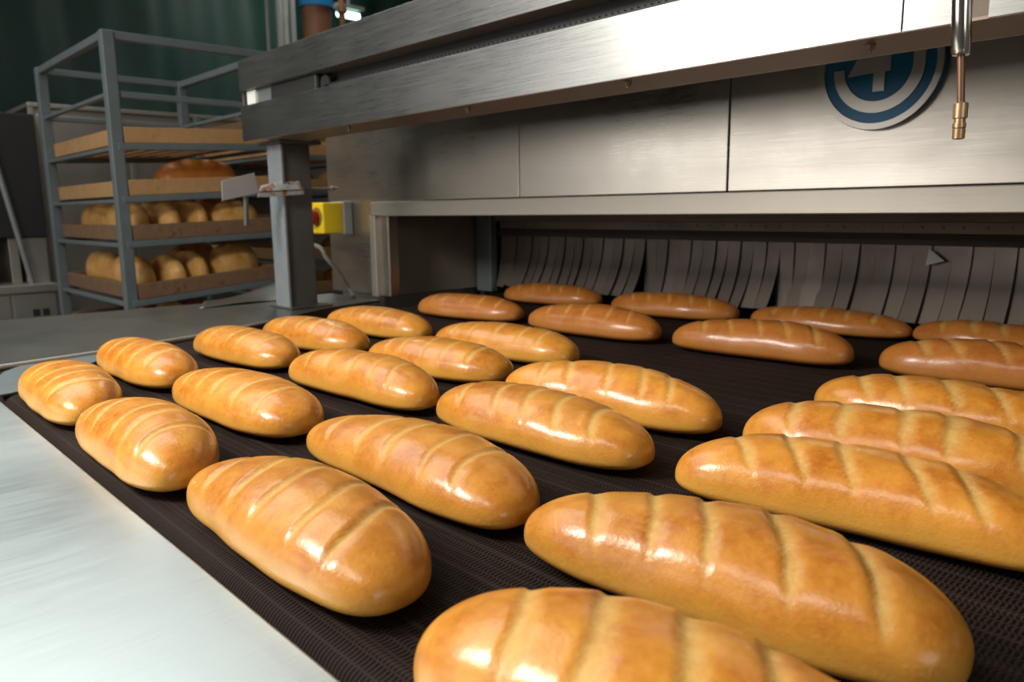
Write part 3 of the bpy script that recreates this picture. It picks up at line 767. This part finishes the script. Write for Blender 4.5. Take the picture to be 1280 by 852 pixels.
# third tray
tray_loaf(2, -.23, -.176, .03, .29, .088, .112, 41, 'pale loaf along the near side board of the third tray', None, 3)
tray_loaf(2, -.56, -.16, .10, .28, .10, .112, 47, 'pale loaf deepest on the third tray, behind the one at its side board', None, 3)
tray_loaf(2, -.15, -.086, -.04, .25, .078, .104, 42, 'pale slim loaf right behind the front rack post, on the third tray', None, 3)
tray_loaf(2, -.15, -.002, .05, .25, .076, .108, 43, 'pale slim loaf end-on in the middle of the third tray', None, 3)
tray_loaf(2, -.44, .02, 1.25, .20, .10, .122, 44, 'browner loaf lying behind the slim end-on ones on the third tray', None, 2)
tray_loaf(2, -.075, .132, R90 + .03, .175, .085, .100, 45, 'long pale smooth loaf lying along the front board of the third tray')
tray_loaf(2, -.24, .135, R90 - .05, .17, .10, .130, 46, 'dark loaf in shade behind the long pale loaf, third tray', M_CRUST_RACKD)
# fourth tray
tray_loaf(3, -.22, -.175, .02, .30, .090, .118, 51, 'broad pale loaf at the near side board of the fourth tray', None, 3)
tray_loaf(3, -.55, -.165, .04, .30, .10, .118, 57, 'broad pale loaf deepest on the fourth tray, behind the one at its side board', None, 3)
tray_loaf(3, -.15, -.088, .04, .25, .076, .110, 53, 'slim pale loaf end-on in the middle of the fourth tray', None, 3)
tray_loaf(3, -.15, -.008, .03, .25, .074, .112, 54, 'slim pale loaf end-on next to the biggest loaf, fourth tray', None, 3)
tray_loaf(3, -.105, .132, R90 + .03, .178, .120, .126, 55, 'biggest pale loaf lying along the front of the fourth tray', None, 0)
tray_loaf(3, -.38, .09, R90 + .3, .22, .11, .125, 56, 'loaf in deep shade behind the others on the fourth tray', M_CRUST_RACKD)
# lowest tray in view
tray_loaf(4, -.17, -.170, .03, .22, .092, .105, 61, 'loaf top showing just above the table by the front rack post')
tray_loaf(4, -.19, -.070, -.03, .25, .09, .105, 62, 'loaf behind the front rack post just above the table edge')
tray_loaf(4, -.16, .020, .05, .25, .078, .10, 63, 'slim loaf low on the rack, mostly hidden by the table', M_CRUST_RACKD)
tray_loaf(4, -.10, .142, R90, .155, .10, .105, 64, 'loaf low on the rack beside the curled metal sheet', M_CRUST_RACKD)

# ------------------------------------------------------------------ second rack farther back
rk2 = thing('bread_rack', 'second bread rack farther back, half hidden behind the support post', 'rack', (-3.5, 1.75, 0))
X2, Xb2, ya2, yb2 = -3.12, -3.90, 1.56, 2.08
for X, y in ((X2, ya2), (X2, yb2), (Xb2, ya2), (Xb2, yb2)):
    MB().box(X - .015, X + .015, y - .015, y + .015, 0, 1.62).build('post', M_RACK, rk2, .003)
Z2 = [1.500, 1.385, 1.235, 1.085, .935, .785]
for z in Z2:
    k_ = MB(); k_.bar((X2 + .01, ya2, z), (X2 + .01, yb2, z), .02, .02); k_.bar((Xb2, ya2, z), (Xb2, yb2, z), .02, .02)
    k_.bar((X2, ya2, z - .004), (Xb2, ya2, z - .004), .02, .012); k_.bar((X2, yb2, z - .004), (Xb2, yb2, z - .004), .02, .012); k_.build('shelf_rail', M_RACK, rk2, .002)
TB = len(TR)
nm2 = ['highest', 'second highest', 'third highest', 'fourth highest', 'fifth highest', 'lowest']
for i, z in enumerate(Z2):
    loc = Vector((X2 + .006, (ya2 + yb2) / 2, z + .0108)); TR.append((loc, 0.0))
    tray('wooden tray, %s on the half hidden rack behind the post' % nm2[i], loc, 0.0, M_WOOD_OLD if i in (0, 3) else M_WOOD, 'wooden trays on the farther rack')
    for k, (dx, dy) in enumerate(((-.12, -.112), (-.13, .112))):
        tray_loaf(TB + i, dx, dy, R90 + .06 * k, .20, .10, .085, 200 + i * 5 + k,
                  'loaf at the %s side of the %s tray on the half hidden rack' % (('near', 'far')[k], nm2[i]), M_CRUST_RACKD if i in (0, 2) and k == 0 else None, 0)

# ------------------------------------------------------------------ machines behind the rack
cb = thing('steel_cabinet', 'tall grey steel cabinet with dark side behind the bread rack', 'cabinet', (-4.2, 1.3, 0))
XC = -3.95
yc = at(37, 200, 0, XC)[1] + .012
zc = at(160, 137, 0, XC)[2]
MB().box(-4.85, XC, yc + .02, 2.6, .0, zc - .02).build('body', M_STEEL_CAB, cb, .004)
MB().box(-4.87, XC + .012, yc, 2.62, zc - .02, zc).build('top_cap', M_STEEL_LINTEL, cb, .003)
MB().box(XC, XC + .010, yc, yc + .022, .86, zc - .02).build('corner_trim', M_STEEL_LINTEL, cb, .002)
for y0, y1 in ((yc + .03, 1.235), (1.245, 1.9), (1.91, 2.58)):
    MB().box(XC, XC + .006, y0, y1, .05, zc - .05).build('door', M_STEEL_CAB, cb, .002)
MB().box(-4.85, XC - .004, yc, yc + .02, .0, zc - .02).build('side_panel', M_CABDARK, cb)
MB().bar((XC + .012, 1.26, 1.30), (XC + .012, 1.26, 1.52), .014, .014, (1, 0, 0)).build('door_handle', M_STEEL_DARK, cb)

XM = -3.72
mc = thing('deck_oven', 'dark deck oven with lit-less opening and grey vented base, beside the cabinet', 'oven', (-4.1, .4, 0))
mc['label'] = 'dark deck oven with open chamber and grey vented base beside the steel cabinet'
ym1 = yc - .01
zl = .868
MB().box(-4.8, XM + .02, -1.2, ym1, zl - .035, zl).build('worktop', M_STEEL_CAB, mc, .004)
MB().box(-4.8, XM, -1.2, ym1, .06, zl - .035).build('base', M_STEEL_CAB, mc, .003)
for y0, y1 in ((-.6, .02), (.03, .655), (.665, ym1 - .01)):
    MB().box(XM, XM + .008, y0, y1, .1, zl - .04).build('base_door', M_STEEL_CAB, mc, .002)
vt = MB()
va, vb = at(41, 386, 0, XM + .008), at(80, 398, 0, XM + .008)
for r in range(3):
    for c in range(6):
        y = va[1] + c * .036
        if y + .026 > ym1 - .012: continue
        z = va[2] - .002 - r * .040
        vt.box(XM + .0078, XM + .0095, y, y + .026, z - .030, z)
vt.build('vent', M_BLACK, mc)
MB().box(-4.8, XM - .08, -1.2, ym1, 1.06, 1.57).build('hood_panel', M_CABDARK, mc, .004)
MB().box(-4.8, -4.5, -1.2, ym1, zl, 1.06).build('chamber_back', M_BLACK, mc)
MB().box(-4.5, XM - .10, .745, ym1, zl, 1.06).build('jamb', M_STEEL_CAB, mc, .003)
MB().box(-4.5, XM - .10, .69, .728, zl, 1.06).build('jamb', M_STEEL_CAB, mc, .003)
pa, pb = at(-2, 215, 0, XM - .02), at(41, 355, 0, XM - .02)
pa = pa + (pa - pb) * .8
pl = tag(MB().tube([pa, pb], .011, 12).build('pole', M_PIPEGREY, smooth='auto'), 'thin grey pole leaning against the dark deck oven', 'pole')
for k, (y, X) in enumerate(((.575, -3.90), (.40, -3.98), (.56, -4.20))):
    me = loaf_mesh('bread_loaf', .20, .11, .085, .03, 0, 300 + k, M_CRUST_RACKD, 40, 30, cuts=2, depth=.003)
    o = bpy.data.objects.new('bread_loaf', me); COL.objects.link(o); o.location = (X, y, zl); o.rotation_euler = (0, 0, .3 + k)
    tag(o, ['brown loaf at the mouth of the dark deck oven', 'brown loaf in the deck oven, beside the one at its mouth', 'brown loaf deepest inside the dark deck oven'][k], 'bread', 'loaves in the deck oven')

# pipes and filter behind the rail, top left
def pipe(px, wpx, X, mt, label, zlow=1.2):
    p = at(px, 20, 0, X); r = wpx / 2 * abs((p - CP) @ CF) / FPX
    return tag(MB().tube([(p[0], p[1], zlow), (p[0], p[1], ZC)], r, 18).build('pipe', mt, smooth='auto'), label, 'pipe', 'upright pipes above the rail end')
pipe(333.5, 5, -5.0, M_PIPEGREY, 'thinnest grey pipe of the upright pipes above the rail end', 0.0)
pipe(349, 8, -5.0, M_LGREY, 'grey pipe between the thin pipe and the bright white pipe', 0.0)
pipe(357, 8, -5.05, M_WHITE, 'bright white pipe in the middle of the upright pipes', 0.0)
pipe(366, 7, -5.0, M_LGREY, 'grey pipe standing beside the blue capped brown canister', 0.0)
p = at(395, 9, 0, -5.0); r = 19.5 * abs((p - CP) @ CF) / FPX
fl = thing('canister', 'brown canister with bright blue cap above the rail end', 'canister', (p[0], p[1], 0))
MB().lathe((p[0], p[1], 0), (0, 0, 1), [(r * .9, 0), (r * .9, p[2] - .006), (r * .8, p[2] - .004)], 32).build('body', M_BROWNCAN, fl, smooth='auto')
MB().lathe((p[0], p[1], p[2] - .006), (0, 0, 1), [(r * 1.08, 0), (r * 1.08, .16), (r * .9, .18), (r * .5, .19)], 32).build('cap', M_BLUECAP, fl, smooth='auto')
p = at(427, 10, 0, -5.0)
tag(MB().lathe((p[0], p[1], 0), (0, 0, 1), [(.022, 0), (.022, p[2] - .03), (.035, p[2] - .03), (.035, p[2] + .01), (.022, p[2] + .01), (.022, ZC)], 20).build('pipe', M_BROWNCAN, smooth='auto'),
    'brown pipe with a collar beside the blue capped canister', 'pipe', 'upright pipes above the rail end')

# far fluorescent lamp glimpsed over the rail
p = at(436, 19, 0, -5.6)
em_ = mat('lamp_glow', (.8, 1, .9), .5)
em_.node_tree.nodes['Principled BSDF'].inputs['Emission Color'].default_value = (.62, 1, .82, 1)
em_.node_tree.nodes['Principled BSDF'].inputs['Emission Strength'].default_value = 3.0
fx_ = thing('tube_lamp', 'small glowing greenish tube lamp seen far off above the rail', 'lamp', (p[0], p[1], p[2]))
MB().tube([p + np.array((0, -.10, 0)), p + np.array((0, .09, 0))], .028, 14).build('tube', em_, fx_, smooth='auto')
MB().box(p[0] - .05, p[0] + .05, p[1] - .13, p[1] + .12, p[2] + .04, p[2] + .07).build('housing', M_PIPEGREY, fx_, .004)
MB().box(p[0] - .01, p[0] + .01, p[1] - .01, p[1] + .01, p[2] + .07, ZC).build('rod', M_PIPEGREY, fx_)

# ------------------------------------------------------------------ light


def area(name, loc, target, size, power, color=(1, 1, 1), size_y=None):
    l = bpy.data.lights.new(name, 'AREA'); l.energy = power; l.color = color; l.size = size
    if size_y: l.shape = 'RECTANGLE'; l.size_y = size_y
    o = bpy.data.objects.new(name, l); COL.objects.link(o); o.location = loc
    d = Vector(target) - Vector(loc); o.rotation_euler = d.to_track_quat('-Z', 'Y').to_euler()
    return o


area('key_lamp', (-1.30, -.55, 1.95), (-.7, .7, .95), .36, 26, (1, .96, .88))
area('window_or_fill', (-3.3, -3.50, 1.85), (-3.3, 0, 1.85), 3.6, 40, (1, .985, .96), 1.5)
area('window_or_fill', (3.10, -.9, 1.9), (0, -.2, 1.3), 2.0, 26, (1, .985, .96), 1.3)  # added fill for the oven cheek and loaf ends, no window stands here
area('ceiling_lamp', (-.6, -1.2, 3.3), (-.6, -.6, 0), 1.2, 22, (1, .96, .91), .6)
area('ceiling_lamp', (-2.9, .15, 3.2), (-2.2, .15, .9), 2.2, 34, (.95, 1, .99), 1.5)
area('ceiling_lamp', (-5.0, 2.9, 3.3), (-5.0, 2.9, 0), 1.0, 18, (.95, 1, .95), .5)
wf = MB()
for z0, z1 in ((1.02, 1.09), (2.61, 2.68)): wf.box(-5.17, -1.42, Y0, Y0 + .05, z0, z1)
for x0 in (-5.17, -4.25, -3.33, -2.41, -1.49): wf.box(x0, x0 + .07, Y0, Y0 + .05, 1.02, 2.68)
struct(wf.build('window_1', M_LGREY))
W = bpy.data.worlds.new('room_air'); S.world = W; W.use_nodes = True
W.node_tree.nodes['Background'].inputs[0].default_value = (.9, .95, 1, 1); W.node_tree.nodes['Background'].inputs[1].default_value = .1

vs_ = S.view_settings
vs_.view_transform = 'Standard'; vs_.look = 'None'; vs_.gamma = 1; vs_.exposure = 0.1
try: vs_.use_curve_mapping = False
except Exception: pass
for o in bpy.data.objects:
    if '_o' in o: del o['_o']
